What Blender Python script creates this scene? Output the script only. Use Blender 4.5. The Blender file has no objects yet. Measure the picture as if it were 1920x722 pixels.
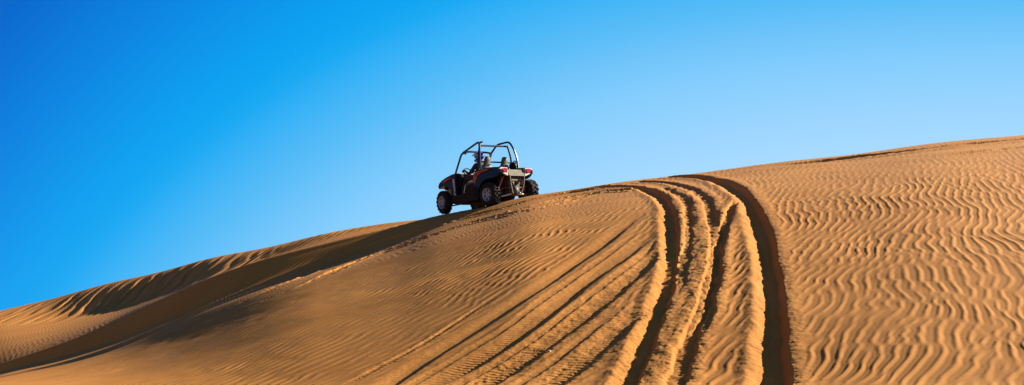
import bpy, bmesh, math, random
import numpy as np
from mathutils import Vector, Matrix

random.seed(4); RNG = np.random.default_rng(11)
SC = bpy.context.scene; COL = SC.collection

# ------------------------------------------------------------ camera
F_PX = 2100.0; EYE_ROW = 630.0; W_PX = 1920.0; H_PX = 722.0
cam = bpy.data.objects.new('camera', bpy.data.cameras.new('camera')); COL.objects.link(cam)
cam.location = (0, 0, 0); cam.rotation_euler = (math.radians(90), 0, 0)
cam.data.sensor_fit = 'HORIZONTAL'; cam.data.sensor_width = 36.0
cam.data.lens = 36.0 * F_PX / W_PX
cam.data.shift_y = (EYE_ROW - H_PX / 2) / W_PX      # a cropped frame: level camera, raised field
cam.data.clip_start = 0.05; cam.data.clip_end = 20000
SC.camera = cam

# ------------------------------------------------------------ light
SUN_EL = math.radians(26.0); SUN_AZ = math.radians(68.0)       # azimuth from +Y (view) towards +X
S = Vector((math.sin(SUN_AZ) * math.cos(SUN_EL), math.cos(SUN_AZ) * math.cos(SUN_EL), math.sin(SUN_EL)))
sun = bpy.data.objects.new('sun', bpy.data.lights.new('sun', 'SUN')); COL.objects.link(sun)
sun.data.energy = 5.0; sun.data.angle = math.radians(0.6); sun.data.color = (1.0, 0.87, 0.68)
sun.rotation_euler = S.to_track_quat('Z', 'Y').to_euler()
SC.view_settings.view_transform = 'Standard'; SC.view_settings.look = 'None'
SC.view_settings.gamma = 1.0; SC.view_settings.use_curve_mapping = False
SC.view_settings.exposure = 1.5

world = bpy.data.worlds.new('World'); SC.world = world; world.use_nodes = True
nt = world.node_tree; nt.nodes.clear()
def N(tree, typ, **kw):
    n = tree.nodes.new(typ)
    for k, v in kw.items(): setattr(n, k, v)
    return n
wo = N(nt, 'ShaderNodeOutputWorld'); bg = N(nt, 'ShaderNodeBackground'); bg.inputs['Strength'].default_value = 0.1
sky = N(nt, 'ShaderNodeTexSky', sky_type='NISHITA'); sky.sun_disc = False
sky.sun_elevation = SUN_EL; sky.sun_rotation = SUN_AZ; sky.altitude = 300; sky.air_density = 1.0; sky.dust_density = 0.6
tc = N(nt, 'ShaderNodeTexCoord'); sp = N(nt, 'ShaderNodeSeparateXYZ'); nt.links.new(tc.outputs['Generated'], sp.inputs[0])
def wmath(op, a, b=None, clamp=False):
    m = N(nt, 'ShaderNodeMath', operation=op); m.use_clamp = clamp
    for i, q in enumerate((a, b)):
        if q is None: continue
        if isinstance(q, (int, float)): m.inputs[i].default_value = q
        else: nt.links.new(q, m.inputs[i])
    return m.outputs[0]
SKY_FIT = (1.164, 1.307, -2.513, -1.414, -2.129)       # pale towards the sun and the horizon, deep away from both
fx = wmath('MULTIPLY', sp.outputs[0], SKY_FIT[1]); fz = wmath('MULTIPLY', sp.outputs[2], SKY_FIT[2])
fxx = wmath('MULTIPLY', wmath('MULTIPLY', sp.outputs[0], sp.outputs[0]), SKY_FIT[3])
fxz = wmath('MULTIPLY', wmath('MULTIPLY', sp.outputs[0], sp.outputs[2]), SKY_FIT[4])
tt = wmath('MULTIPLY', wmath('ADD', wmath('ADD', wmath('ADD', wmath('ADD', fx, fz), fxx), fxz), SKY_FIT[0] + 0.6), 1 / 1.6, clamp=True)
ramp = N(nt, 'ShaderNodeValToRGB'); nt.links.new(tt, ramp.inputs[0])
def lin(c): return tuple(((v / 255 / 12.92) if v / 255 <= 0.04045 else ((v / 255 + 0.055) / 1.055) ** 2.4) for v in c)
stops = [(-0.6, (56, 88, 126)), (-0.25, (36, 95, 160)), (0.0, (0, 104, 206)), (0.14, (0, 130, 224)), (0.33, (0, 160, 241)), (0.37, (3, 164, 242)), (0.41, (20, 169, 244)), (0.47, (54, 178, 247)), (0.56, (86, 188, 247)), (0.72, (132, 205, 253)), (0.92, (166, 217, 255)), (1.0, (176, 220, 255))]
el = ramp.color_ramp.elements
while len(el) < len(stops): el.new(0.5)
for e, (p, c) in zip(el, stops): e.position = (p + 0.6) / 1.6; e.color = (*lin(c), 1)
gain = N(nt, 'ShaderNodeVectorMath', operation='SCALE'); gain.inputs['Scale'].default_value = 3.53
nt.links.new(ramp.outputs[0], gain.inputs[0])
mixw = N(nt, 'ShaderNodeMix', data_type='RGBA'); mixw.inputs[0].default_value = 0.992
nt.links.new(sky.outputs[0], mixw.inputs[6]); nt.links.new(gain.outputs[0], mixw.inputs[7])
nt.links.new(mixw.outputs[2], bg.inputs['Color']); nt.links.new(bg.outputs[0], wo.inputs['Surface'])

# ------------------------------------------------------------ helpers
def tag(o, label=None, cat=None, group=None, kind=None):
    if label: o['label'] = label
    if cat: o['category'] = cat
    if group: o['group'] = group
    if kind: o['kind'] = kind
    return o
def link(name, me, m, parent=None, smooth=35):
    if m is not None: me.materials.append(m)
    o = bpy.data.objects.new(name, me); COL.objects.link(o)
    if parent is not None: o.parent = parent
    if smooth:
        me.polygons.foreach_set('use_smooth', [True] * len(me.polygons))
        me.set_sharp_from_angle(angle=math.radians(smooth))
    return o
def obj(name, bm, m, parent=None, smooth=35, bevel=0.0):
    if bevel: bmesh.ops.bevel(bm, geom=[e for e in bm.edges if e.calc_face_angle(0) > 0.5], offset=bevel, segments=2, affect='EDGES', clamp_overlap=True)
    bmesh.ops.recalc_face_normals(bm, faces=bm.faces)
    me = bpy.data.meshes.new(name); bm.to_mesh(me); bm.free()
    return link(name, me, m, parent, smooth)

def add_box(bm, c, s, rot=None):
    r = bmesh.ops.create_cube(bm, size=1.0)
    M = Matrix.Translation(c) @ (rot.to_4x4() if rot else Matrix.Identity(4)) @ Matrix.Diagonal((*s, 1))
    bmesh.ops.transform(bm, matrix=M, verts=r['verts'])
def add_prism(bm, yz, x0, x1, taper=None):
    """side outline in (y, z) extruded across x; taper(y, z) moves the outer face inwards"""
    a = [bm.verts.new((x0, y, z)) for y, z in yz]
    b = [bm.verts.new((x1 + (taper(y, z) if taper else 0), y, z)) for y, z in yz]
    n = len(yz)
    bm.faces.new(a); bm.faces.new(b[::-1])
    for i in range(n): bm.faces.new((a[i], b[i], b[(i + 1) % n], a[(i + 1) % n]))
def add_loft(bm, secs, closed=True, caps=True):
    rows = [[bm.verts.new(p) for p in s] for s in secs]
    n = len(secs[0]); m = n if closed else n - 1
    for r0, r1 in zip(rows, rows[1:]):
        for i in range(m):
            j = (i + 1) % n; bm.faces.new((r0[i], r0[j], r1[j], r1[i]))
    if caps: bm.faces.new(rows[0]); bm.faces.new(rows[-1][::-1])
def catmull(P, k):
    P = [Vector(p) for p in P]; out = []
    Q = [2 * P[0] - P[1]] + P + [2 * P[-1] - P[-2]]
    for i in range(1, len(Q) - 2):
        for j in range(k):
            t = j / k; a, b, c, d = Q[i - 1:i + 3]
            out.append(0.5 * ((2 * b) + (c - a) * t + (2 * a - 5 * b + 4 * c - d) * t * t + (3 * b - a - 3 * c + d) * t ** 3))
    return out + [P[-1]]
def add_tube(bm, pts, r, n=10, smooth=0, rounds=0.0):
    if rounds:                                   # round the corners of a bent pipe
        P = [Vector(p) for p in pts]; Q = [P[0]]
        for a, b, c in zip(P, P[1:], P[2:]):
            u = (a - b); w = (c - b); d = min(rounds, u.length * .45, w.length * .45)
            p0 = b + u.normalized() * d; p2 = b + w.normalized() * d
            for t in (0, .25, .5, .75, 1): Q.append(p0 * (1 - t) ** 2 + b * 2 * t * (1 - t) + p2 * t * t)
        pts = Q + [P[-1]]
    elif smooth: pts = catmull(pts, smooth)
    P = [Vector(p) for p in pts]; secs = []; up = None
    for i, p in enumerate(P):
        d = (P[min(i + 1, len(P) - 1)] - P[max(i - 1, 0)]).normalized()
        if up is None: up = Vector((0, 0, 1)) if abs(d.z) < .9 else Vector((1, 0, 0))
        s = d.cross(up).normalized(); up = s.cross(d).normalized()
        rr = float(np.interp(i / (len(P) - 1), np.linspace(0, 1, len(r)), r)) if isinstance(r, (list, tuple)) else r
        secs.append([p + (s * math.cos(a) + up * math.sin(a)) * rr for a in [2 * math.pi * k / n for k in range(n)]])
    add_loft(bm, secs)
def add_lathe(bm, prof, n=40, closed=True, M=None):
    """profile (x, r) spun about the x axis"""
    rings = []
    for k in range(n):
        a = 2 * math.pi * k / n
        rings.append([bm.verts.new((M @ Vector((x, r * math.cos(a), r * math.sin(a)))) if M else (x, r * math.cos(a), r * math.sin(a))) for x, r in prof])
    m = len(prof)
    for k in range(n):
        A, B = rings[k], rings[(k + 1) % n]
        for i in range(m if closed else m - 1):
            j = (i + 1) % m; bm.faces.new((A[i], A[j], B[j], B[i]))
def add_ball(bm, c, s, seg=16, ring=10, rot=None):
    r = bmesh.ops.create_uvsphere(bm, u_segments=seg, v_segments=ring, radius=1.0)
    M = Matrix.Translation(c) @ (rot.to_4x4() if rot else Matrix.Identity(4)) @ Matrix.Diagonal((*s, 1))
    bmesh.ops.transform(bm, matrix=M, verts=r['verts']); return r['verts']

def mat(name, c, rough=.5, metal=0.0, c2=None, scale=6.0, dust=0.0, coat=0.0, bump=0.0, emit=None):
    m = bpy.data.materials.new(name); m.use_nodes = True; t = m.node_tree; b = t.nodes['Principled BSDF']
    b.inputs['Roughness'].default_value = rough; b.inputs['Metallic'].default_value = metal
    b.inputs['Coat Weight'].default_value = coat
    co = N(t, 'ShaderNodeTexCoord'); nz = N(t, 'ShaderNodeTexNoise'); nz.inputs['Scale'].default_value = scale; nz.inputs['Detail'].default_value = 5
    t.links.new(co.outputs['Object'], nz.inputs['Vector'])
    mx = N(t, 'ShaderNodeMix', data_type='RGBA'); mx.inputs[6].default_value = (*c, 1); mx.inputs[7].default_value = (*(c2 or tuple(v * .7 for v in c)), 1)
    t.links.new(nz.outputs[0], mx.inputs[0]); src = mx.outputs[2]
    if dust:
        n2 = N(t, 'ShaderNodeTexNoise'); n2.inputs['Scale'].default_value = 9; n2.inputs['Detail'].default_value = 8
        t.links.new(co.outputs['Object'], n2.inputs['Vector'])
        rp = N(t, 'ShaderNodeValToRGB'); rp.color_ramp.elements[0].position = .42; rp.color_ramp.elements[1].position = .72
        rp.color_ramp.elements[1].color = (dust, dust, dust, 1); t.links.new(n2.outputs[0], rp.inputs[0])
        m2 = N(t, 'ShaderNodeMix', data_type='RGBA'); t.links.new(rp.outputs[0], m2.inputs[0]); t.links.new(src, m2.inputs[6])
        m2.inputs[7].default_value = (.36, .22, .11, 1); src = m2.outputs[2]
    t.links.new(src, b.inputs['Base Color'])
    if bump:
        bp = N(t, 'ShaderNodeBump'); bp.inputs['Strength'].default_value = bump; bp.inputs['Distance'].default_value = .01
        t.links.new(nz.outputs[0], bp.inputs['Height']); t.links.new(bp.outputs[0], b.inputs['Normal'])
    return m

# ------------------------------------------------------------ terrain
def pchip(xk, yk, x):
    """monotone cubic; xk, yk: (K,) or (K, C); x: (M,) or (M, C)"""
    xk = np.asarray(xk, float); yk = np.asarray(yk, float); x = np.asarray(x, float)
    one = yk.ndim == 1
    if one: xk = xk[:, None]; yk = yk[:, None]; x = x[:, None]
    h = np.diff(xk, axis=0); d = np.diff(yk, axis=0) / h
    m = np.zeros_like(yk); a, b = d[:-1], d[1:]
    w1 = 2 * h[1:] + h[:-1]; w2 = h[1:] + 2 * h[:-1]
    ok = a * b > 0
    m[1:-1] = np.where(ok, (w1 + w2) / (w1 / np.where(ok, a, 1) + w2 / np.where(ok, b, 1)), 0)
    m[0] = d[0]; m[-1] = d[-1]
    out = np.empty_like(x); K = xk.shape[0]
    for c in range(x.shape[1]):
        i = np.clip(np.searchsorted(xk[:, c], x[:, c], side='right') - 1, 0, K - 2)
        hh = h[i, c]; t = (x[:, c] - xk[i, c]) / hh; t2 = t * t; t3 = t2 * t
        out[:, c] = (2*t3-3*t2+1)*yk[i, c] + (t3-2*t2+t)*hh*m[i, c] + (-2*t3+3*t2)*yk[i+1, c] + (t3-t2)*hh*m[i+1, c]
    return out[:, 0] if one else out
def gsm(a, sig):
    if sig <= 0: return a
    n = int(sig * 3) + 1; k = np.exp(-.5 * (np.arange(-n, n + 1) / sig) ** 2); k /= k.sum()
    p = np.pad(a, n, mode='edge', ) ; p[:n] = a[0] + (a[0] - a[1]) * np.arange(n, 0, -1); p[-n:] = a[-1] + (a[-1] - a[-2]) * np.arange(1, n + 1)
    return np.convolve(p, k, mode='valid')
def smoothstep(a, b, x):
    t = np.clip((x - a) / (b - a), 0, 1); return t * t * (3 - 2 * t)
def vnoise(x, y, seed):
    g = np.random.default_rng(seed).random((256, 256)) * 2 - 1
    xi = np.floor(x).astype(int); yi = np.floor(y).astype(int); fx = x - xi; fy = y - yi
    fx = fx ** 3 * (fx * (fx * 6 - 15) + 10); fy = fy ** 3 * (fy * (fy * 6 - 15) + 10)
    a = g[xi & 255, yi & 255]; b = g[(xi + 1) & 255, yi & 255]; c = g[xi & 255, (yi + 1) & 255]; d = g[(xi + 1) & 255, (yi + 1) & 255]
    return (a * (1 - fx) + b * fx) * (1 - fy) + (c * (1 - fx) + d * fx) * fy
def fbm(x, y, seed, octv=3):
    o = 0; a = 1; s = 0
    for i in range(octv): o = o + a * vnoise(x * 2 ** i + 17 * i, y * 2 ** i - 9 * i, seed + i); s += a; a *= .5
    return o / s

# survey of the dune: for bearings (columns) the distance y and the elevation (row) of each terrain line
UK  = [-700, 0, 100, 200, 300, 400, 500, 640, 745, 820, 900, 1000, 1060, 1170, 1300, 1450, 1600, 1760, 1920, 2600]
CY  = [30, 19, 17.2, 15.8, 14.6, 13.7, 13, 12.1, 11.6, 11.3, 11.0, 10.7, 10.5, 10.2, 10, 9.75, 9.4, 9.1, 8.9, 7.8]       # where row 722 meets the sand
FV  = [930, 683, 650, 612, 565, 519, 485, 449, 424.5, 405, 389.5, 366.5, 358, 341, 326, 306, 290, 268, 254, 190]      # crest
FYY = [48, 35, 34, 33.2, 32.6, 32.2, 31.9, 31.7, 31.6, 31.5, 30.7, 30.2, 29.8, 29, 28, 27.2, 27, 27, 27.5, 30]
ED  = [14, 15, 24, 32, 40, 46, 42, 34, 25, 17, 12, 10, 9, 8, 8, 8, 8, 8, 8, 8]                                     # foot of the slip face: rows below the crest
EY  = [.5, .65, 1.0, 1.35, 1.7, 1.95, 1.75, 1.4, 1.5, 1.5, 2.0, 2.4, 2.0, 2.0, 2.0, 2.0, 2.0, 2.0, 2.0, 2.0]
GV  = [790, 609, 602, 586, 556, 517, 486, 441, 422.5, 412.5, 402, 384, 374, 352, 334, 313, 298, 277, 264, 205]
GY  = [72, 55, 52.5, 50, 48, 46.2, 45, 43.5, 40.5, 38.5, 37.5, 37, 36.5, 36, 35, 34.5, 35, 36, 37, 40]
HV  = [760, 583, 560, 533, 511, 484.5, 466, 434, 418.5, 413, 408, 402, 392, 374, 356, 338, 325, 310, 300, 240]
HY  = [90, 71, 68, 64.5, 61, 57, 53, 47.5, 43.9, 43.4, 44, 44, 44, 44, 44, 44, 45, 46, 47, 50]
u_lin = np.arange(-700, 2601, 1.5)
def along(k, sig): return gsm(pchip(UK, k, u_lin), sig / 1.5)
uf = np.concatenate([np.arange(-4200, -160, 55), np.arange(-150, 2071, 1.35), np.arange(2110, 5600, 55)])
def at_u(a): return np.interp(uf, u_lin, a)
cy = at_u(along(CY, 45)); fv = at_u(along(FV, 9)); fy = at_u(along(FYY, 75)); ed = at_u(along(ED, 26)); ey = at_u(along(EY, 26))
gv = at_u(along(GV, 9)); gy = at_u(along(GY, 35)); hv = at_u(along(HV, 7)); hy = at_u(along(HY, 30))
X_of = lambda y: (uf - 960) / F_PX * y
Z_of = lambda v, y: (EYE_ROW - v) / F_PX * y
ky, kz = [], []
def knot(y, z): ky.append(y); kz.append(z)
knot(np.full_like(uf, .4), -1.66 + .05 * X_of(.4)); knot(np.full_like(uf, 5.), -1.2 + .11 * (np.maximum(X_of(5.), -6) - 1.2))
cz = Z_of(722., cy); knot(cy, cz)
yE = fy - ey; vE = fv + ed; zE = Z_of(vE, yE)
gp = np.array([.2, .4, .7, .885]); gt = np.array([.07, .155, .35, .57])
wr = smoothstep(200, 600, uf) * 1.0 - smoothstep(1000, 1500, uf) * .15
for p, g in zip(gp, gt):
    ystr = 1 / (1 / cy - p * (1 / cy - 1 / yE)); gs = (ystr - cy) / (yE - cy)
    y = cy + (yE - cy) * (gs * (1 - wr) + g * wr); knot(y, Z_of(722 - p * (722 - vE), y))
knot(yE, zE)
zF = Z_of(fv, fy)
lw = 1 - smoothstep(760, 880, uf)                     # left: a true slip face with a crisp brow
knot(fy - ey * .22, zF - (zF - zE) * (.235 * lw + .16 * (1 - lw))); knot(fy, zF)
zG = Z_of(gv, gy)
yq = fy + .35 * lw + 1.2 * (1 - lw); knot(yq, zF + (zG - zF) * (yq - fy) / (gy - fy) * 1.02)
knot(gy, zG); knot(hy, Z_of(hv, hy))
zH = kz[-1]
knot(hy + 6, zH - .5); knot(hy + 25, zH - 5.0); knot(hy + 60, np.minimum(zH - 9.0, -4.2)); knot(np.full_like(uf, 420.), np.full_like(uf, -6.5))
KY = np.array(ky); KZ = np.array(kz)
seg_n = [10, 60, 75, 75, 130, 75, 55, 48, 14, 8, 95, 70, 10, 12, 10, 10]
fr = []
for i, n in enumerate(seg_n): fr += [i + j / n for j in range(n)]
fr.append(len(seg_n)); fr = np.array(fr); i0 = np.minimum(fr.astype(int), len(seg_n) - 1); ff = (fr - i0)[:, None]
GYY = KY[i0] * (1 - ff) + KY[i0 + 1] * ff
GZZ = pchip(KY, KZ, GYY)
GX = (uf[None, :] - 960) / F_PX * GYY
GV_ = EYE_ROW - F_PX * GZZ / GYY
T = np.broadcast_to(fr[:, None], GYY.shape)
U2 = np.broadcast_to(uf[None, :], GYY.shape)
nC, nF = sum(seg_n[:2]), sum(seg_n[:9])

def ground_at(u, v):
    """first point of the bare dune seen at bearing u and elevation row v"""
    c = int(np.argmin(abs(uf - u))); rows = GV_[nC - 70:nF + 1, c]; ys = GYY[nC - 70:nF + 1, c]
    y = float(np.interp(-v, -rows, ys)); return ((u - 960) / F_PX * y, y)

# wind ripples: interfering wave trains give forks and dislocations
def ripples(x, y, crest_deg, lam, seed, spread=11, lspread=.13, n=26):
    r = np.random.default_rng(seed); A = np.zeros(x.shape, np.complex64)
    for _ in range(n):
        a = math.radians(crest_deg + r.normal() * spread); k = 2 * math.pi / (lam * (1 + r.normal() * lspread))
        A += np.exp(1j * (k * (x * math.cos(a) - y * math.sin(a)) + r.random() * 6.28)).astype(np.complex64)
    return A / math.sqrt(n)
sub = (U2 > -160) & (U2 < 2080) & (T > 1.3) & (T < 13)
x = GX[sub]; y = GYY[sub]; tt_ = T[sub]; uu = U2[sub]; vv = GV_[sub]; fv_s = np.broadcast_to(fv[None, :], T.shape)[sub]
wx = x + .22 * fbm(x * .5, y * .5, 3, 2) + .065 * fbm(x * 1.5, y * 1.5, 5, 2)
wy = y + .30 * fbm(x * .4 + 9, y * .4, 8, 2)
A1 = ripples(wx, wy, 17, .130, 21, 8, .10); A2 = ripples(wx, wy, 33, .145, 22, 8, .10); A3 = ripples(wx, wy, 50, .19, 23, 6, .10); A4 = ripples(wx, wy, 62, .2, 24, 5, .09)
# bearing of the crests turns from across the slope on the left to up the slope on the right
ang = 20 + 30 * (1 - smoothstep(-1.5, 5.0, x + .12 * (y - 12))) + 12 * (1 - smoothstep(-12, -3, x)) + 9 * fbm(x * .3, y * .3, 31, 2)
def wgt(c): return np.exp(-((ang - c) / 9.0) ** 2)
A = (A1 * wgt(17) + A2 * wgt(33) + A3 * wgt(50) + A4 * wgt(62)) / (wgt(17) + wgt(33) + wgt(50) + wgt(62))
ph = np.angle(A); am = np.clip(np.abs(A) * 1.5, 0, 1)
prof = (np.cos(ph) + .20 * np.sin(2 * ph) + .30 * np.cos(2 * ph)) * am
patch = .72 + .28 * smoothstep(-.5, .4, fbm(x * .35 + 3, y * .35, 41, 3))
amp = .0070 * patch * (.45 + .55 * smoothstep(fv_s + 10, fv_s + 95, vv))
amp *= np.where(tt_ < 9, 1, 0) + 0
amp *= .75 + .25 * smoothstep(150, 520, uu) + .15 * smoothstep(1300, 1500, uu)
amp = np.where(tt_ >= 9, .008 * (.3 + .7 * smoothstep(420, 620, uu)), amp)
slip = smoothstep(7.0, 7.9, tt_) * (1 - smoothstep(8.9, 9.0, tt_)) * (1 - smoothstep(760, 880, uu))
amp *= 1 - .28 * smoothstep(1400, 1500, uu)
amp *= 1 - .75 * slip

dz = np.zeros_like(x); rip_mask = np.ones_like(x)
# low swells so that the light varies over the face
dz += .022 * (.12 + .88 * smoothstep(-1, 3, x)) * fbm(x * .22, y * .22, 51, 2) * smoothstep(1.5, 3, tt_) * (1 - smoothstep(6.6, 7.2, tt_))
dz += (.003 + .009 * smoothstep(0, 4, x)) * fbm(x * 1.1, y * 1.1, 55, 2) * (1 - .6 * smoothstep(7.5, 8, tt_))

def spline2(P, k=14):
    Q = catmull([(a, b, 0) for a, b in P], k); return np.array([(q.x, q.y) for q in Q])
def track(px, w, depth, berm, bw, seed, rough=.25, fade0=0, fade1=0, tread=.006, sharp=.35, world=None, ripk=1.0, asym=0.0, atop=.55, wr_=1.75):
    """a tyre rut along surveyed points: flat floor, walls, thrown-up berms"""
    global dz, rip_mask
    P = spline2([ground_at(*p) for p in px] if world is None else world)
    lo = P.min(0) - .9; hi = P.max(0) + .9
    idx = np.nonzero((x > lo[0]) & (x < hi[0]) & (y > lo[1]) & (y < hi[1]))[0]
    qx, qy = x[idx], y[idx]; best = np.full(qx.shape, 9.); sg = np.zeros_like(qx); al = np.zeros_like(qx); L = 0
    for a, b in zip(P[:-1], P[1:]):
        d = b - a; l = float(np.hypot(*d))
        if l < 1e-6: continue
        d = d / l
        near = np.nonzero((abs(qx - (a[0] + b[0]) / 2) < 1.0 + l) & (abs(qy - (a[1] + b[1]) / 2) < 1.0 + l))[0]
        rx = qx[near] - a[0]; ry = qy[near] - a[1]; t = np.clip(rx * d[0] + ry * d[1], 0, l)
        ds = np.hypot(rx - t * d[0], ry - t * d[1]); m = ds < best[near]; nn = near[m]
        best[nn] = ds[m]; sg[nn] = np.sign((rx * d[1] - ry * d[0])[m]); al[nn] = L + t[m]; L += l
    near = best < .95; idx = idx[near]; s = best[near] * np.where(sg[near] == 0, 1, sg[near]); al = al[near]; ax = x[idx]; ay = y[idx]
    wob = fbm(al * .9 + seed, al * 0 + seed, seed, 3); wob2 = fbm(al * 2.3, al * 0 + 5, seed + 7, 3)
    sl = s + .055 * rough * fbm(al * 1.3, np.sign(s) * 3 + seed, seed + 2, 3) + .03 * rough * fbm(ax * 7, ay * 7, seed + 4, 2)
    ww = w * (1 + .18 * wob); a_ = abs(sl)
    f = 1.0
    if fade0: f = f * smoothstep(0, fade0, al)
    if fade1: f = f * (1 - smoothstep(L - fade1, L, al))
    dd = depth * (1 + .3 * rough * 2 * wob2) * f
    inner = 1 - smoothstep(ww * (1 - sharp), ww * (1 + .10), a_)
    if asym: inner = smoothstep(-ww * asym, ww * atop, sl) * (1 - smoothstep(ww * .6, ww * wr_, sl))
    bk = np.where(sl > 0, .85 + .3 * wob, 1.1 - .3 * wob)
    br = berm * bk * f * np.exp(-((a_ - ww - bw * .45) / (bw * .55)) ** 2) * np.where(a_ > ww * .9, 1, smoothstep(ww * .6, ww * .9, a_))
    lug = tread * np.cos(2 * math.pi * al / .06 + 3.0 * a_ / w) * np.exp(-((a_ - ww * .7) / (ww * .8)) ** 2) * f * (.55 + .45 * wob2)
    crumb = rough * (.018 * fbm(ax * 9, ay * 9, seed + 9, 3) + .010 * fbm(ax * 24, ay * 24, seed + 12, 2)) * np.exp(-((a_ - ww) / (bw * .9)) ** 2) * f
    dz[idx] += -dd * inner + br + lug + crumb
    rip_mask[idx] *= 1 - ripk * f * (1 - smoothstep(ww + bw * .55, ww + bw * 1.15, a_))

T1 = [(1446,800),(1449,722),(1451,650),(1449,563),(1437,475),(1422,417),(1402,376),(1378,353),(1343,338),(1300,331),(1262,331)]
T2 = [(1146,800),(1176,722),(1206,650),(1231,592),(1248,534),(1259,475),(1258,417),(1250,388),(1234,366),(1192,352),(1130,351),(1070,359)]
track(T1, .118, .092, .016, .20, 101, rough=.5, tread=.009, asym=2.1, atop=-.1, wr_=1.3)
track(T2, .096, .066, .016, .18, 102, rough=.6, tread=.010, asym=2.2, atop=-.1, wr_=1.3)
# older, half filled ruts between the two
track([(1245,800),(1262,722),(1289,650),(1316,575),(1334,504),(1340,440),(1331,399),(1317,368),(1292,353),(1250,343),(1200,341)], .10, .026, .016, .14, 103, rough=.7)
track([(1300,640),(1330,575),(1345,500),(1352,455),(1368,402),(1384,372)], .07, .034, .014, .12, 104, rough=.6, fade0=1.0, fade1=.8)
track([(1262,560),(1282,500),(1291,440),(1290,395),(1278,370),(1240,352)], .08, .020, .014, .12, 105, rough=.8, fade0=1, fade1=.5)
# a fan of older ruts that leaves the main ones to the lower left
L1 = [(640,780),(724,722),(812,663),(917,599),(1002,541),(1076,493),(1129,456),(1182,414),(1215,392)]
L2 = [(705,780),(806,722),(891,679),(970,626),(1050,562),(1129,504),(1182,467),(1226,430)]
L3 = [(820,780),(902,722),(970,679),(1055,618),(1103,583),(1156,536),(1208,493),(1232,455)]
L4 = [(940,780),(1029,722),(1103,668),(1161,615),(1187,589),(1212,548)]
track(L1, .11, .040, .006, .16, 106, rough=.15, fade1=3, asym=3, tread=.002)
track(L2, .12, .040, .007, .18, 107, rough=.2, fade1=2, asym=3)
track(L3, .12, .034, .007, .18, 108, rough=.5, fade1=1.5, asym=2.6)
track(L4, .12, .030, .008, .18, 109, rough=.5, fade1=1, asym=2.6)
for k, (P_, Q_) in enumerate(((L1[:8], L2), (L2, L3), (L3[:6], L4))):
    track([((a[0] + b[0]) / 2 + 4, (a[1] + b[1]) / 2) for a, b in zip(P_, Q_)], .055, .013, .004, .07, 120 + k, rough=.25, fade0=1, fade1=2, asym=2, wr_=1.6, ripk=.6, tread=0)
track([(600,740),(700,694),(800,640),(900,575),(980,522)], .05, .010, .006, .08, 110, rough=.3, fade0=1, fade1=2)
# the ruts and churned sand along the brow, up to the buggy
CR1 = [(1130,350),(1060,362),(1000,374),(940,392),(880,406),(820,424),(760,441),(690,464),(600,505),(500,545),(400,592),(300,630)]
CR2 = [(1190,357),(1120,361),(1060,372),(1000,386),(940,402),(880,420),(820,438),(760,456),(690,482),(600,520),(500,562),(400,606),(300,645)]
track(CR1, .13, .034, .022, .12, 111, rough=1.1, tread=.016, fade1=9)
track(CR2, .13, .034, .022, .12, 112, rough=1.1, tread=.016, fade1=9)
track([(1100,368),(1000,393),(900,414),(800,446),(700,480),(600,522),(500,566)], .2, .012, .02, .2, 113, rough=1.4, fade1=5)
# ruts that run along the right-hand skyline
track([(2000,255),(1920,264),(1840,270.5),(1760,279),(1680,288.5),(1600,297),(1500,307),(1420,315)], .20, .13, .05, .25, 114, rough=.6, fade1=3, asym=2.0, atop=.2, wr_=1.5)
track([(2000,270),(1920,279),(1840,286),(1760,294),(1680,302)], .12, .05, .03, .2, 115, rough=.7, fade1=2, asym=2.0, atop=.2, wr_=1.5)

dz += amp * prof * rip_mask
# fluted wind-scoured brow of the farther dune
face = smoothstep(10.85, 11.2, tt_) * (1 - smoothstep(11.45, 12.0, tt_)) * (uu < 860)
lamf = np.where(uu < 500, 1.0, 1.0)
fx_ = x + .9 * (y - 50) * .12 + .5 * fbm(x * .5, y * .25, 61, 2)
k1 = smoothstep(380, 560, uu)
big = np.clip(np.cos(2 * math.pi * fx_ / .80) + .5 * np.cos(2 * math.pi * fx_ / .47 + 1), -1.2, 1.4); small = np.cos(2 * math.pi * (x - .5 * y * .3) / .42 + fbm(x, y, 64, 2) * 2)
dz += face * (1 - smoothstep(560, 830, uu)) * (.036 * big * (1 - k1) + .030 * small * k1) * (.7 + .5 * fbm(x * .6, y * .3, 66, 2))
GZZ[sub] += dz

me = bpy.data.meshes.new('sand_dune'); R_, C_ = GX.shape
co = np.stack([GX, GYY, GZZ], -1).reshape(-1, 3).astype(np.float32)
me.vertices.add(R_ * C_); me.vertices.foreach_set('co', co.ravel())
I = (np.arange(R_ - 1)[:, None] * C_ + np.arange(C_ - 1)[None, :]).ravel()
quads = np.stack([I, I + 1, I + 1 + C_, I + C_], 1).astype(np.int32)
nq = len(quads); me.loops.add(nq * 4); me.loops.foreach_set('vertex_index', quads.ravel())
me.polygons.add(nq); me.polygons.foreach_set('loop_start', np.arange(nq, dtype=np.int32) * 4)
me.polygons.foreach_set('use_smooth', np.ones(nq, bool)); me.update(calc_edges=True)

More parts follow.
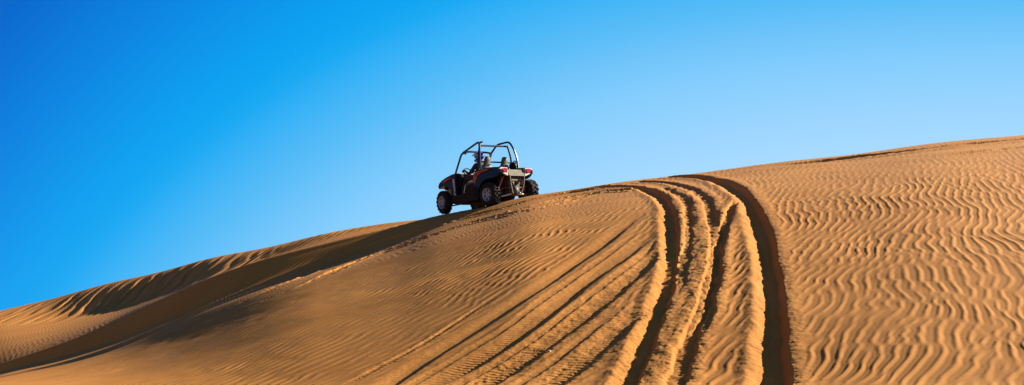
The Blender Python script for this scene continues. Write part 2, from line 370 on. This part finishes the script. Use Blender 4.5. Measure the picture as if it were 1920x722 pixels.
def sand_material():
    m = bpy.data.materials.new('sand'); m.use_nodes = True; t = m.node_tree; b = t.nodes['Principled BSDF']
    b.inputs['Roughness'].default_value = .95; b.inputs['Specular IOR Level'].default_value = .15
    co = N(t, 'ShaderNodeTexCoord')
    def noise(sc, det, rough=.6):
        n = N(t, 'ShaderNodeTexNoise'); n.inputs['Scale'].default_value = sc; n.inputs['Detail'].default_value = det; n.inputs['Roughness'].default_value = rough
        t.links.new(co.outputs['Object'], n.inputs['Vector']); return n.outputs[0]
    big = noise(.35, 4); fine = noise(60, 6, .8); grit = noise(700, 2)
    r = N(t, 'ShaderNodeValToRGB'); t.links.new(big, r.inputs[0])
    r.color_ramp.elements[0].position = .3; r.color_ramp.elements[0].color = (*SAND_A, 1)
    r.color_ramp.elements[1].position = .7; r.color_ramp.elements[1].color = (*SAND_B, 1)
    r2 = N(t, 'ShaderNodeMapRange'); r2.inputs[1].default_value = .3; r2.inputs[2].default_value = .7; r2.inputs[3].default_value = .90; r2.inputs[4].default_value = 1.08
    t.links.new(fine, r2.inputs[0])
    v = N(t, 'ShaderNodeVectorMath', operation='SCALE'); t.links.new(r.outputs[0], v.inputs[0]); t.links.new(r2.outputs[0], v.inputs['Scale'])
    t.links.new(v.outputs[0], b.inputs['Base Color'])
    b1 = N(t, 'ShaderNodeBump'); b1.inputs['Strength'].default_value = .35; b1.inputs['Distance'].default_value = .006; t.links.new(fine, b1.inputs['Height'])
    b2 = N(t, 'ShaderNodeBump'); b2.inputs['Strength'].default_value = .3; b2.inputs['Distance'].default_value = .001
    t.links.new(grit, b2.inputs['Height']); t.links.new(b1.outputs[0], b2.inputs['Normal']); t.links.new(b2.outputs[0], b.inputs['Normal'])
    return m
SAND_A = (.40, .160, .031); SAND_B = (.46, .198, .043)
SAND = sand_material()
me.materials.append(SAND)
dune = bpy.data.objects.new('sand_dune', me); COL.objects.link(dune)
tag(dune, 'rippled orange sand dune with deep tyre ruts under the blue sky', 'dune', kind='structure')
# the desert floor far below, out to the horizon
bm = bmesh.new(); bmesh.ops.create_grid(bm, x_segments=60, y_segments=60, size=6000)
for v in bm.verts: v.co.z = 6 * math.sin(v.co.x * .004) * math.cos(v.co.y * .003)*0 
fl = obj('desert_ground', bm, SAND, smooth=0); fl.location = (0, 0, -8.0)
tag(fl, 'flat orange desert floor reaching the horizon', 'ground', kind='structure')

# ------------------------------------------------------------ materials of the buggy
BLACK = mat('black_plastic', (.004, .004, .005), .5, c2=(.007, .007, .009), dust=.01)
BLACK.node_tree.nodes['Principled BSDF'].inputs['Specular IOR Level'].default_value = .15
RUBBER_SPEC = .2
PAINT = mat('dark_blue_paint', (.006, .010, .024), .25, c2=(.007, .013, .030), coat=.2, dust=.02)
ORANGE = mat('orange_decal', (.55, .085, .02), .35, c2=(.42, .05, .02))
RED = mat('red_paint', (.22, .014, .010), .3, dust=.1)
TUBE = mat('black_tube', (.012, .013, .016), .3, metal=.3, coat=.3)
RUBBER = mat('tyre_rubber', (.009, .009, .010), .8, c2=(.016, .016, .015), dust=.05, bump=.3)
ALLOY = mat('blue_grey_alloy', (.42, .50, .62), .38, metal=.35, c2=(.34, .40, .50), dust=.08)
STEEL = mat('bare_steel', (.45, .44, .41), .35, metal=.7, dust=.25)
DUSTY = mat('dusty_grey_plastic', (.06, .06, .042), .7, c2=(.085, .082, .055), dust=.35)
PALE = mat('pale_trim', (.52, .50, .46), .45, c2=(.5, .48, .43), dust=.3)
SEATM = mat('olive_seat_vinyl', (.05, .053, .034), .6, c2=(.07, .07, .045), dust=.15)
LENS = mat('red_tail_lens', (.45, .012, .016), .15, c2=(.36, .008, .01), coat=1.0)
WHITE = mat('white_plastic', (.75, .75, .74), .35)
BLUE = mat('helmet_blue', (.02, .05, .48), .22, coat=.8, c2=(.015, .04, .40))
CLOTH = mat('dark_riding_jacket', (.018, .018, .026), .85, c2=(.03, .028, .036), scale=12, bump=.3)
SKIN = mat('skin', (.32, .16, .09), .55)
RUBBER.node_tree.nodes['Principled BSDF'].inputs['Specular IOR Level'].default_value = RUBBER_SPEC
VISOR = mat('goggle_lens', (.01, .01, .012), .08, coat=1.0)

# ------------------------------------------------------------ the buggy: x right, y forward, rear axle at y = 0
YAW, PITCH, ROLL = math.radians(41.53), math.radians(-.8), math.radians(-4.1)
buggy = bpy.data.objects.new('side_by_side_buggy', None); COL.objects.link(buggy)
Rm = Matrix.Rotation(YAW, 3, 'Z') @ Matrix.Rotation(PITCH, 3, 'X') @ Matrix.Rotation(ROLL, 3, 'Y')
buggy.matrix_world = Matrix.Translation((-.117, 30.468, 3.508)) @ Rm.to_4x4()
tag(buggy, 'dark open two-seat dune buggy with black roll cage, driving along the crest of the dune', 'dune buggy')
WB = 1.96

def seg_arc(cy, cz, r, a0, a1, n=10):
    return [(cy + r * math.cos(math.radians(a0 + (a1 - a0) * i / n)), cz + r * math.sin(math.radians(a0 + (a1 - a0) * i / n))) for i in range(n + 1)]

# tub, sills, engine bay
bm = bmesh.new()
add_prism(bm, [(.38, .30), (.44, .26), (1.50, .26), (1.66, .34), (1.70, .60), (1.60, .62), (1.46, .42), (.44, .42)], -.56, .56)
add_box(bm, (-.20, .30, .50), (.5, .40, .34)); add_box(bm, (.2, .30, .50), (.5, .40, .34))
add_box(bm, (0, .62, .74), (1.02, .10, .46))
obj('chassis_tub', bm, BLACK, buggy, bevel=.012)
bm = bmesh.new()                                     # skid plate seen under the tub
add_prism(bm, [(.12, .235), (.2, .215), (1.6, .215), (1.85, .30), (1.85, .315), (1.6, .23), (.2, .23)], -.3, .3)
obj('skid_plate', bm, DUSTY, buggy)
for sx in (-1, 1):
    bm = bmesh.new()                                 # sill and door-less side panel
    add_prism(bm, [(.40, .33), (.46, .24), (1.50, .22), (1.60, .30), (1.61, .50), (1.44, .46), (1.30, .44), (.95, .50), (.66, .60), (.46, .62)], sx * .50, sx * .66)
    obj('side_sill', bm, BLACK, buggy, bevel=.018)
    bm = bmesh.new()                                 # seat base bolster seen in the opening
    add_prism(bm, [(.50, .44), (1.02, .44), (1.10, .60), (1.00, .70), (.62, .72), (.50, .66)], sx * .12, sx * .56)
    obj('seat_base', bm, BLACK, buggy, bevel=.03)
# nose and bonnet
def nose_sec(y, zt, zb, wt, wb, cr=.05):
    return [(-wb, y, zb), (-wt - .03, y, zt - cr), (-wt * .8, y, zt), (-wt * .35, y, zt + .025), (wt * .35, y, zt + .025), (wt * .8, y, zt), (wt + .03, y, zt - cr), (wb, y, zb)]
bm = bmesh.new()
add_loft(bm, [nose_sec(2.24, .78, .62, .18, .20), nose_sec(2.19, .86, .52, .30, .30), nose_sec(2.02, .94, .48, .36, .34), nose_sec(1.82, 1.00, .46, .40, .36), nose_sec(1.58, 1.05, .46, .46, .40), nose_sec(1.44, 1.06, .48, .50, .44)])
hood = obj('bonnet', bm, PAINT, buggy, bevel=.008)
bm = bmesh.new(); add_prism(bm, [(2.24, .56), (2.28, .62), (2.24, .68), (2.18, .62), (2.18, .52)], -.34, .34)
add_tube(bm, [(-.26, 2.18, .40), (-.26, 2.30, .50), (-.20, 2.31, .66), (.20, 2.31, .66), (.26, 2.30, .50), (.26, 2.18, .40)], .019, rounds=.07)
obj('front_bumper', bm, BLACK, buggy, bevel=.006)
for sx in (-1, 1):
    bm = bmesh.new()                                 # front wing sweeping over the wheel
    out = [(2.20, .72), (2.235, .80), (2.16, .88), (2.02, .95), (1.82, 1.01), (1.60, 1.06), (1.47, 1.07), (1.41, .96), (1.40, .80)] + [(1.38, .50), (1.42, .30)] + [(1.60, .27), (1.60, .48), (1.64, .64), (1.74, .735), (1.88, .765), (2.02, .755), (2.10, .73)]
    add_prism(bm, out, sx * .38, sx * .64, taper=lambda y, z: -sx * (.05 * max(0, (y - 1.9) / .35) + .05 * max(0, (z - .9) / .15)))
    wing = obj('front_wing', bm, PAINT, buggy, bevel=.02)
    bm = bmesh.new()                                 # orange flash on the wing
    add_prism(bm, [(2.02, .885), (1.86, .935), (1.68, .965), (1.54, .975), (1.60, .945), (1.76, .91), (1.92, .87)], sx * .575, sx * .6440)
    obj('decal', bm, ORANGE, wing)
    bm = bmesh.new()
    add_prism(bm, [(1.50, .93), (1.48, .70), (1.45, .55), (1.425, .58), (1.43, .76), (1.44, .90)], sx * .6, sx * .655)
    obj('edge_trim', bm, PALE, wing, bevel=.006)
    bm = bmesh.new(); add_ball(bm, (sx * .33, 2.17, .73), (.085, .06, .05), 14, 8)
    obj('headlight', bm, DUSTY, buggy)
bm = bmesh.new()                                     # cowl and dash
add_prism(bm, [(1.50, 1.075), (1.26, 1.02), (1.20, .94), (1.26, .78), (1.40, .62), (1.50, .60)], -.54, .54)
dash = obj('dashboard', bm, BLACK, buggy, bevel=.02)
bm = bmesh.new(); add_prism(bm, [(1.48, 1.081), (1.27, 1.027), (1.26, 1.034), (1.47, 1.094)], -.50, .50)
obj('dash_top', bm, PALE, dash, bevel=.004)
# rear quarters over the rear wheels
for sx in (-1, 1):
    bm = bmesh.new()
    top = [(.60, .30), (.615, .60), (.60, .88), (.55, .99), (.42, 1.03), (.10, 1.055), (-.15, 1.05), (-.36, 1.03), (-.47, .95), (-.45, .88), (-.35, .81)]
    arch = [(-.24, .77)] + seg_arc(0, .30, .46, 100, 12, 9) + [(.46, .30)]
    add_prism(bm, top + arch, sx * .34, sx * .66, taper=lambda y, z: -sx * (.10 * max(0, -y - .1) / .5 + .07 * max(0, (z - .9) / .2)))
    q = obj('rear_wing', bm, PAINT, buggy, bevel=.022)
    bm = bmesh.new()
    add_prism(bm, [(.57, .70), (.60, .84), (.555, .955), (.40, .995), (.05, 1.015), (-.10, 1.005), (.02, .985), (.26, .945), (.42, .88), (.50, .76), (.53, .66)], sx * .56, sx * .6615)
    obj('decal', bm, ORANGE, q)
    bm = bmesh.new(); add_prism(bm, [(.50, .865), (.40, .93), (.14, .975), (.30, .96), (.44, .93), (.52, .89)], sx * .60, sx * .6645)
    obj('decal', bm, BLACK, q)
    # tail corner: pale frame with a red lens
    bm = bmesh.new()
    fr = [(.305, .79), (.32, 1.01), (.55, 1.015), (.59, .97), (.49, .86)]
    a = [bm.verts.new((sx * x_, -.445, z_)) for x_, z_ in fr]; b = [bm.verts.new((sx * x_, -.37, z_)) for x_, z_ in fr]
    bm.faces.new(a); bm.faces.new(b[::-1])
    for i in range(5): bm.faces.new((a[i], b[i], b[(i + 1) % 5], a[(i + 1) % 5]))
    surr = obj('tail_light_surround', bm, PALE, buggy, bevel=.010)
    bm = bmesh.new()
    fr = [(.35, .905), (.345, .985), (.44, .992), (.525, .975), (.49, .915), (.43, .88)]
    a = [bm.verts.new((sx * x_, -.470, z_)) for x_, z_ in fr]; b = [bm.verts.new((sx * x_, -.435, z_)) for x_, z_ in fr]
    bm.faces.new(a); bm.faces.new(b[::-1])
    for i in range(6): bm.faces.new((a[i], b[i], b[(i + 1) % 6], a[(i + 1) % 6]))
    obj('tail_light', bm, LENS, surr, bevel=.008)
# load bed and tail panel
bm = bmesh.new()
add_prism(bm, [(.52, .86), (.50, .93), (-.36, .93), (-.36, .86)], -.35, .35)
add_box(bm, (0, .50, .95), (.7, .04, .14)); 
obj('cargo_bed', bm, BLACK, buggy, bevel=.01)
bm = bmesh.new()                                     # sloping tail panel, wider at the top
for z0, z1, w0, w1, y0, y1 in [(.965, .79, .305, .27, -.40, -.47)]:
    s_ = [[(-w, yy, z), (w, yy, z), (w, yy + .05, z), (-w, yy + .05, z)] for z, w, yy in ((z0, w0, y0), (z1, w1, y1))]
    add_loft(bm, s_)
tail = obj('tail_panel', bm, DUSTY, buggy, bevel=.008)
for sx in (-1, 1):
    bm = bmesh.new(); add_tube(bm, [(sx * .26, -.445, .80), (sx * .235, -.43, .58), (sx * .15, -.40, .32)], .028, n=8)
    obj('tail_frame_post', bm, DUSTY, buggy)
bm = bmesh.new()                                     # engine, gearbox, exhaust behind the frame
add_box(bm, (0, -.10, .56), (.40, .44, .5)); add_ball(bm, (0, -.28, .42), (.15, .15, .15), 16, 10); add_ball(bm, (-.10, -.32, .60), (.07, .09, .08), 12, 8)
add_box(bm, (.10, -.34, .64), (.14, .05, .10)); add_box(bm, (0, -.36, .75), (.42, .03, .05))
obj('engine', bm, mat('sooty_metal', (.012, .012, .010), .6, c2=(.05, .046, .03), scale=14, dust=.15, bump=.4), buggy, bevel=.012)
bm = bmesh.new(); r_ = .06; add_tube(bm, [(-.16, -.34, .69), (.16, -.34, .69)], [.065, .065], n=14)
obj('exhaust_silencer', bm, DUSTY, buggy)
bm = bmesh.new(); add_ball(bm, (.03, -.48, .33), (.035, .04, .035), 12, 8); add_tube(bm, [(.03, -.36, .30), (.03, -.48, .30)], .018, n=8)
obj('tow_ball', bm, STEEL, buggy)

# wheels
def make_wheel(width, n_lug):
    bm = bmesh.new(); h = width / 2
    add_lathe(bm, [(-.05, .03), (-.05, .10), (.05, .10), (.05, .03)], 20)
    f = -h * .80; add_lathe(bm, [(f + .055, .03), (f + .055, .156), (f + .062, .156), (f + .062, .03)], 32)
    w = obj('wheel', bm, RUBBER)
    R = .305
    prof = [(-h * .80, .165), (-h * .98, .20), (-h, .24), (-h * .93, .275), (-h * .74, .298), (-h * .4, R), (h * .4, R), (h * .74, .298), (h * .93, .275), (h, .24), (h * .98, .20), (h * .80, .165)]
    bm = bmesh.new(); add_lathe(bm, prof, 56)
    for k in range(n_lug):                           # chunky alternating paddles over the tread and shoulder
        for sx in (-1, 1):
            a = 2 * math.pi * (k + (.5 if sx > 0 else 0)) / n_lug
            secs = []
            for q, (fx_, rr, tw) in enumerate([(.04, .328, .42), (.45, .330, .30), (.80, .322, .08), (1.0, .296, 0), (1.03, .262, -.02)]):
                wd = .030 if q < 3 else .026; aa = a + sx * 0 + tw * .5
                c, s_ = math.cos(aa), math.sin(aa); xo = sx * h * fx_
                def pt(dr, da): return (xo + (sx * dr * .4 if q > 2 else 0), (rr + (dr if q < 3 else dr * .3)) * math.cos(aa + da / .32), (rr + (dr if q < 3 else dr * .3)) * math.sin(aa + da / .32))
                secs.append([pt(0, -wd * .75), pt(0, wd * .75), pt(-.04, wd), pt(-.04, -wd)])
            add_loft(bm, secs)
    t = obj('tyre', bm, RUBBER, w, smooth=30)
    bm = bmesh.new(); f = -h * .80                   # the dished outer face looks to -x
    add_lathe(bm, [(f - .012, .168), (f - .016, .178), (f - .004, .182), (h * .8, .175), (h * .8, .160), (f + .03, .155)], 44)
    add_lathe(bm, [(f + .005, .02), (f - .005, .035), (f - .005, .052), (f + .03, .060), (f + .05, .03)], 24)
    for k in range(6):                               # split spokes
        for da in (-.16, .16):
            a = 2 * math.pi * k / 6 + da; a2 = 2 * math.pi * k / 6 + da * 1.25
            secs = []
            for rr, xx, wd, an in ((.045, f + .008, .010, a * 1), (.10, f + .012, .0075, a), (.158, f - .004, .010, a2)):
                e = np.array([0, math.cos(an), math.sin(an)]); tn = np.array([0, -math.sin(an), math.cos(an)])
                if rr < .05: e = np.array([0, math.cos(2 * math.pi * k / 6 + da * .8), math.sin(2 * math.pi * k / 6 + da * .8)])
                secs.append([tuple(e * rr + tn * wd * s1 + np.array([xx + dx, 0, 0])) for s1, dx in ((-1, 0), (1, 0), (1, .02), (-1, .02))])
            add_loft(bm, secs)
    rim = obj('rim', bm, ALLOY, w, smooth=30)
    return w, [t, rim]
def place_wheel(w, kids, loc, steer=0, camber=0, spin=0, flip=False):
    w.parent = buggy; w.location = loc
    w.rotation_euler = (Matrix.Rotation(steer + (math.pi if flip else 0), 3, 'Z') @ Matrix.Rotation(camber, 3, 'Y') @ Matrix.Rotation(spin, 3, 'X')).to_euler()
rw = make_wheel(.28, 15); fw = make_wheel(.21, 16)
def copy_wheel(src):
    w, kids = src; c = w.copy(); COL.objects.link(c); ks = []
    for k in kids:
        d = k.copy(); COL.objects.link(d); d.parent = c; ks.append(d)
    return c, ks
RRZ = .33 + .11
place_wheel(*rw, (-.60, 0, .33), spin=.2)
place_wheel(*fw, (-.62, WB, .32), steer=math.radians(-9), spin=.5)
place_wheel(*copy_wheel(rw), (.79, 0, RRZ), flip=True, spin=.5, camber=math.radians(-3))
place_wheel(*copy_wheel(fw), (.62, WB, .36), steer=math.radians(-9), flip=True, spin=.1)
# suspension
for sx, wx, wz in ((-1, -.52, .33), (1, .66, RRZ)):
    bm = bmesh.new(); add_tube(bm, [(sx * .14, -.34, .32), (wx, -.08, wz - .10)], .022, n=8); add_tube(bm, [(sx * .14, .18, .32), (wx, .04, wz - .10)], .022, n=8)
    obj('lower_arm', bm, PALE if sx < 0 else STEEL, buggy)
    bm = bmesh.new(); add_tube(bm, [(sx * .18, -.28, .50), (wx, -.04, wz + .10)], .018, n=8); add_tube(bm, [(sx * .18, .10, .50), (wx, .02, wz + .10)], .018, n=8)
    obj('upper_arm', bm, RED, buggy)
    bm = bmesh.new(); add_tube(bm, [(sx * .1, -.05, .42), (wx, 0, wz)], .016, n=8); obj('drive_shaft', bm, STEEL, buggy)
    bm = bmesh.new(); p0 = Vector((sx * .27, -.22, .84)); p1 = Vector((wx * .86, -.10, wz + .02)); d = p1 - p0
    add_tube(bm, [p0, p1], .022, n=10); sh = obj('shock_absorber', bm, STEEL, buggy)
    s1 = d.cross(Vector((0, 1, 0))).normalized(); s2 = d.cross(s1).normalized()
    bm = bmesh.new(); add_tube(bm, [p0 + d * (.05 + .8 * i / 96) + (s1 * math.cos(i * .55) + s2 * math.sin(i * .55)) * .045 for i in range(97)], .011, n=6)
    obj('coil_spring', bm, RED, sh)
for sx, wz in ((-1, .32), (1, .36)):
    bm = bmesh.new()
    add_tube(bm, [(sx * .18, WB - .16, .34), (sx * .54, WB, wz - .06)], .020, n=8); add_tube(bm, [(sx * .18, WB + .18, .34), (sx * .54, WB, wz - .06)], .020, n=8)
    add_tube(bm, [(sx * .18, WB - .32, .26), (sx * .52, WB - .03, wz - .12)], .018, n=8)
    obj('front_arm', bm, BLACK, buggy)
bm = bmesh.new(); add_box(bm, (0, WB, .46), (.5, .6, .30)); obj('front_frame', bm, BLACK, buggy, bevel=.03)

# roll cage
CG = .0275
bm = bmesh.new()
LT, RT = (-.50, .40, 1.745), (.50, .40, 1.745)
add_tube(bm, [(-.60, .42, 1.0), (-.575, .41, 1.45), LT[:1] + (.40, 1.79), (-.42, .40, 1.80)], CG, rounds=.10)
add_tube(bm, [(.60, .42, 1.0), (.60, .41, 1.40), (.48, .40, 1.745)], CG, rounds=.12)
add_tube(bm, [(-.55, .40, 1.70), (.50, .40, 1.715)], CG * .92)
hoop = obj('rear_hoop', bm, TUBE, buggy)
bm = bmesh.new(); add_tube(bm, [(-.585, .42, 1.27), (.60, .42, 1.27)], CG * .8); obj('harness_bar', bm, TUBE, buggy)
bm = bmesh.new()
add_tube(bm, [(-.58, 1.45, 1.04), (-.53, 1.20, 1.55), (-.50, 1.12, 1.62), (-.30, 1.08, 1.635), (.30, 1.08, 1.635), (.50, 1.12, 1.62), (.53, 1.20, 1.55), (.58, 1.45, 1.04)], CG, rounds=.10)
obj('front_hoop', bm, TUBE, buggy)
for sx in (-1, 1):
    bm = bmesh.new()
    if sx < 0: pts = [(-.49, 1.09, 1.63), (-.53, .44, 1.80), (-.555, .36, 1.72), (-.60, .34, 1.36), (-.59, .34, 1.02)]
    else: pts = [(.49, 1.09, 1.63), (.51, .86, 1.83), (.52, .36, 1.84), (.55, .24, 1.66), (.60, .16, 1.36), (.58, .12, 1.06)]
    add_tube(bm, pts, CG, rounds=.12)
    obj('roof_side_tube', bm, TUBE, buggy)
    bm = bmesh.new(); add_box(bm, (sx * .47, 1.11, 1.60), (.10, .012, .09)); obj('gusset', bm, TUBE, buggy)
bm = bmesh.new(); add_tube(bm, [(-.54, .40, 1.70), (-.44, .40, 1.745), (-.40, .40, 1.71)], .012, n=6); obj('light_bracket', bm, PALE, buggy)

# seats
for sx in (-1, 1):
    bm = bmesh.new(); cx = sx * .31
    secs = []
    for z, y, w, d in ((.60, .60, .21, .06), (.80, .55, .23, .07), (1.05, .49, .235, .075), (1.18, .46, .20, .07), (1.24, .45, .13, .055), (1.27, .445, .115, .055), (1.36, .42, .115, .055), (1.45, .40, .095, .05), (1.48, .395, .06, .03)):
        z = .60 + (z - .60) * .92; y -= .05 * (z > .9)
        secs.append([(cx + w * math.cos(t) * (1 if abs(math.cos(t)) < .8 else .96), y + d * math.sin(t), z) for t in [2 * math.pi * k / 16 for k in range(16)]])
    add_loft(bm, secs); st = obj('seat_back', bm, SEATM, buggy, smooth=50)
    bm = bmesh.new(); add_prism(bm, [(.60, .68), (.62, .74), (1.04, .78), (1.10, .74), (1.06, .68)], cx - .2, cx + .2); obj('seat_cushion', bm, SEATM, buggy, bevel=.025)
    bm = bmesh.new(); add_box(bm, (cx, .325, 1.185), (.20, .014, .025)); obj('headrest_strap', bm, BLACK, st, bevel=.004)
    bm = bmesh.new(); add_box(bm, (cx, .35, 1.385), (.15, .10, .05)); obj('headrest_pad', bm, BLACK, st, bevel=.02)
# steering wheel
bm = bmesh.new(); sc_, n_ = Vector((-.29, 1.20, 1.06)), Vector((0, -.80, .60)).normalized(); ax_ = Vector((1, 0, 0)); bx_ = n_.cross(ax_)
add_tube(bm, [sc_ + (ax_ * math.cos(t) + bx_ * math.sin(t)) * .17 for t in [2 * math.pi * k / 28 for k in range(29)]], .015, n=8)
for t in (0, 2.1, 4.2): add_tube(bm, [sc_ - n_ * .03, sc_ + (ax_ * math.cos(t) + bx_ * math.sin(t)) * .165], .011, n=6)
add_ball(bm, sc_ - n_ * .02, (.04, .04, .03), 12, 8); add_tube(bm, [sc_ - n_ * .03, sc_ - n_ * .22], .02, n=8)
obj('steering_wheel', bm, BLACK, buggy)
bm = bmesh.new(); add_tube(bm, [(.50, .26, 1.12), (.53, .16, 1.20), (.50, .12, 1.28), (.42, .14, 1.24), (.42, .22, 1.14)], .016, smooth=4); add_ball(bm, (.50, .24, 1.15), (.10, .13, .11), 14, 9)
obj('air_intake', bm, BLACK, buggy)
bm = bmesh.new(); add_tube(bm, [(-.60, 1.50, .60), (-.655, 1.45, .52), (-.64, 1.42, .45)], .017, n=8); add_box(bm, (-.64, 1.43, .47), (.03, .05, .07))
obj('door_latch', bm, PALE, buggy, bevel=.005)
bm = bmesh.new(); add_prism(bm, [(.60, .735), (.72, .735), (1.02, .775), (1.02, .80), (.86, .82), (.66, .79)], -.50, -.47); obj('belt_guide', bm, PALE, buggy, bevel=.006)

# ------------------------------------------------------------ the driver
Mb = buggy.matrix_world.copy()
person = bpy.data.objects.new('person', None)
def skin_body(name, chains, m, parent=None, sub=2):
    """joints as connected edges with a radius each, grown into one skin"""
    vs, es, rs = [], [], []
    def vid(p, r):
        for i, q in enumerate(vs):
            if (Vector(q) - Vector(p)).length < 1e-4: return i
        vs.append(tuple(p)); rs.append(r); return len(vs) - 1
    for ch in chains:
        ids = [vid(p[:3], p[3]) for p in ch]
        es += [e for e in zip(ids, ids[1:])]
    me = bpy.data.meshes.new(name); me.from_pydata(vs, es, []); me.update()
    o = bpy.data.objects.new(name, me); COL.objects.link(o)
    if parent: o.parent = parent
    sk = o.modifiers.new('skin', 'SKIN'); sk.use_smooth_shade = True
    for i, r in enumerate(rs):
        v = me.skin_vertices[0].data[i]; v.radius = (r, r) if not isinstance(r, tuple) else r; v.use_root = i == 0
    sb = o.modifiers.new('subsurf', 'SUBSURF'); sb.levels = sub; sb.render_levels = sub
    me.materials.append(m); return o
cx = -.30
P = lambda x, y, z, r: (cx + x, y, z, r)
pel = P(0, .70, .86, .145)
hL = Vector((cx + .17 * math.cos(2.75), 1.20, 1.06)) ; hR = Vector((cx + .17, 1.20, 1.06))
wristL = (-.18, 1.13, 1.12); wristR = (.18, 1.13, 1.12)
chains = [[pel, P(0, .68, .98, .14), P(0, .67, 1.12, .155), P(0, .66, 1.22, .125), P(0, .67, 1.29, .060), P(0, .69, 1.35, .072), P(0, .70, 1.42, .088), P(0, .70, 1.48, .06)]]
for s in (-1, 1):
    chains.append([P(0, .66, 1.22, .125), P(s * .18, .67, 1.20, .068), P(s * .25, .80, 1.04, .052), P(s * .235, .92, .99, .045), P(s * .19, 1.10, 1.09, .030), P(s * .18, 1.135, 1.105, .026), P(s * .175, 1.17, 1.115, .032)])
    palm = P(s * .175, 1.17, 1.115, .032)
    for k, (dx, dz) in enumerate(((-.03, .022), (-.01, .03), (.010, .03), (.03, .022))):
        chains.append([palm, P(s * .175 + dx * .8, 1.205, 1.125 + dz * .4, .011), P(s * .175 + dx, 1.235, 1.105 + dz * .3, .009), P(s * .175 + dx, 1.228, 1.075, .008), P(s * .175 + dx, 1.205, 1.065, .007)])
    chains.append([palm, P(s * .14, 1.175, 1.10, .011), P(s * .13, 1.19, 1.075, .009)])
    chains.append([pel, P(s * .11, .78, .85, .105), P(s * .13, 1.02, .90, .085), P(s * .13, 1.20, .92, .065), P(s * .13, 1.30, .72, .055), P(s * .13, 1.36, .52, .042), P(s * .13, 1.40, .47, .045), P(s * .13, 1.52, .50, .035)])
body = skin_body('person', chains, CLOTH)
body.matrix_world = Mb
tag(body, 'driver in dark clothes and a blue and white helmet, leaning towards the steering wheel', 'person')
# helmet: shell, chin bar, peak, goggles
hc = Vector((cx, .70, 1.435))
bm = bmesh.new(); add_ball(bm, hc + Vector((0, -.01, .02)), (.115, .138, .125), 28, 18)
for v in bm.verts:
    q = v.co - hc
    if q.z < -.04: v.co.z = hc.z - .04 + (q.z + .04) * .8
    if q.y > .09 and -.02 < q.z < .07: v.co.y -= (q.y - .09) * .7
helmet = obj('helmet', bm, BLUE, body, smooth=60)
bm = bmesh.new(); add_tube(bm, [hc + Vector((math.sin(t) * .105, math.cos(t) * .17 - .02, -.075 - .02 * math.cos(t))) for t in np.linspace(-1.5, 1.5, 13)], .034, n=10); obj('chin_bar', bm, BLUE, helmet, smooth=60)
bm = bmesh.new()
add_loft(bm, [[hc + Vector((x_ * w, y_, z_ + .02 * (1 - x_ * x_) - t)) for x_, t in ((-1, 0), (-.5, 0), (0, 0), (.5, 0), (1, 0), (1, .012), (.5, .012), (0, .012), (-.5, .012), (-1, .012))] for y_, z_, w in ((.03, .125, .10), (.11, .105, .10), (.19, .075, .09), (.235, .055, .065))])
obj('peak', bm, BLUE, helmet, smooth=60)
bm = bmesh.new(); add_tube(bm, [hc + Vector((math.sin(t) * .110, math.cos(t) * .120, .010)) for t in np.linspace(-1.0, 1.0, 9)], .034, n=10); obj('goggles', bm, VISOR, helmet, smooth=60)
for s in (-1, 1):
    bm = bmesh.new()
    add_tube(bm, [hc + Vector((s * .112, .0, .045)), hc + Vector((s * .112, -.06, .04)), hc + Vector((s * .08, -.110, .03))], [.012, .022, .010], n=8, smooth=4)
    obj('helmet_stripe', bm, WHITE, helmet, smooth=60)

# ------------------------------------------------------------ pebbles on the sand
def surf(u, v):
    c = int(np.argmin(abs(uf - u))); col = EYE_ROW - F_PX * GZZ[nC:nF, c] / GYY[nC:nF, c]
    k = int(np.argmax(col <= v)) + nC; return Vector((GX[k, c], GYY[k, c], GZZ[k, c]))
def pebble(u, v, r, m, label, seed):
    rr = random.Random(seed); bm = bmesh.new(); bmesh.ops.create_icosphere(bm, subdivisions=3, radius=r)
    for w in bm.verts:
        n = w.co.normalized(); w.co *= 1 + .22 * math.sin(n.x * 3 + seed) * math.cos(n.y * 4 + seed) + .12 * math.sin(n.z * 7 + n.x * 5)
        w.co.z *= .75; w.co.x *= 1.25
    o = obj('pebble', bm, m, smooth=60); o.location = surf(u, v) + Vector((0, 0, r * .35)); o.rotation_euler = (0, 0, rr.random() * 6)
    tag(o, label, 'pebble')
pebble(1030, 660, .016, mat('white_stone', (.7, .66, .58), .6), 'small white pebble between two faint tyre ruts at lower middle', 3)
pebble(985, 667, .010, mat('grey_stone', (.42, .36, .30), .7), 'tiny grey pebble in the rut left of the white pebble', 5)
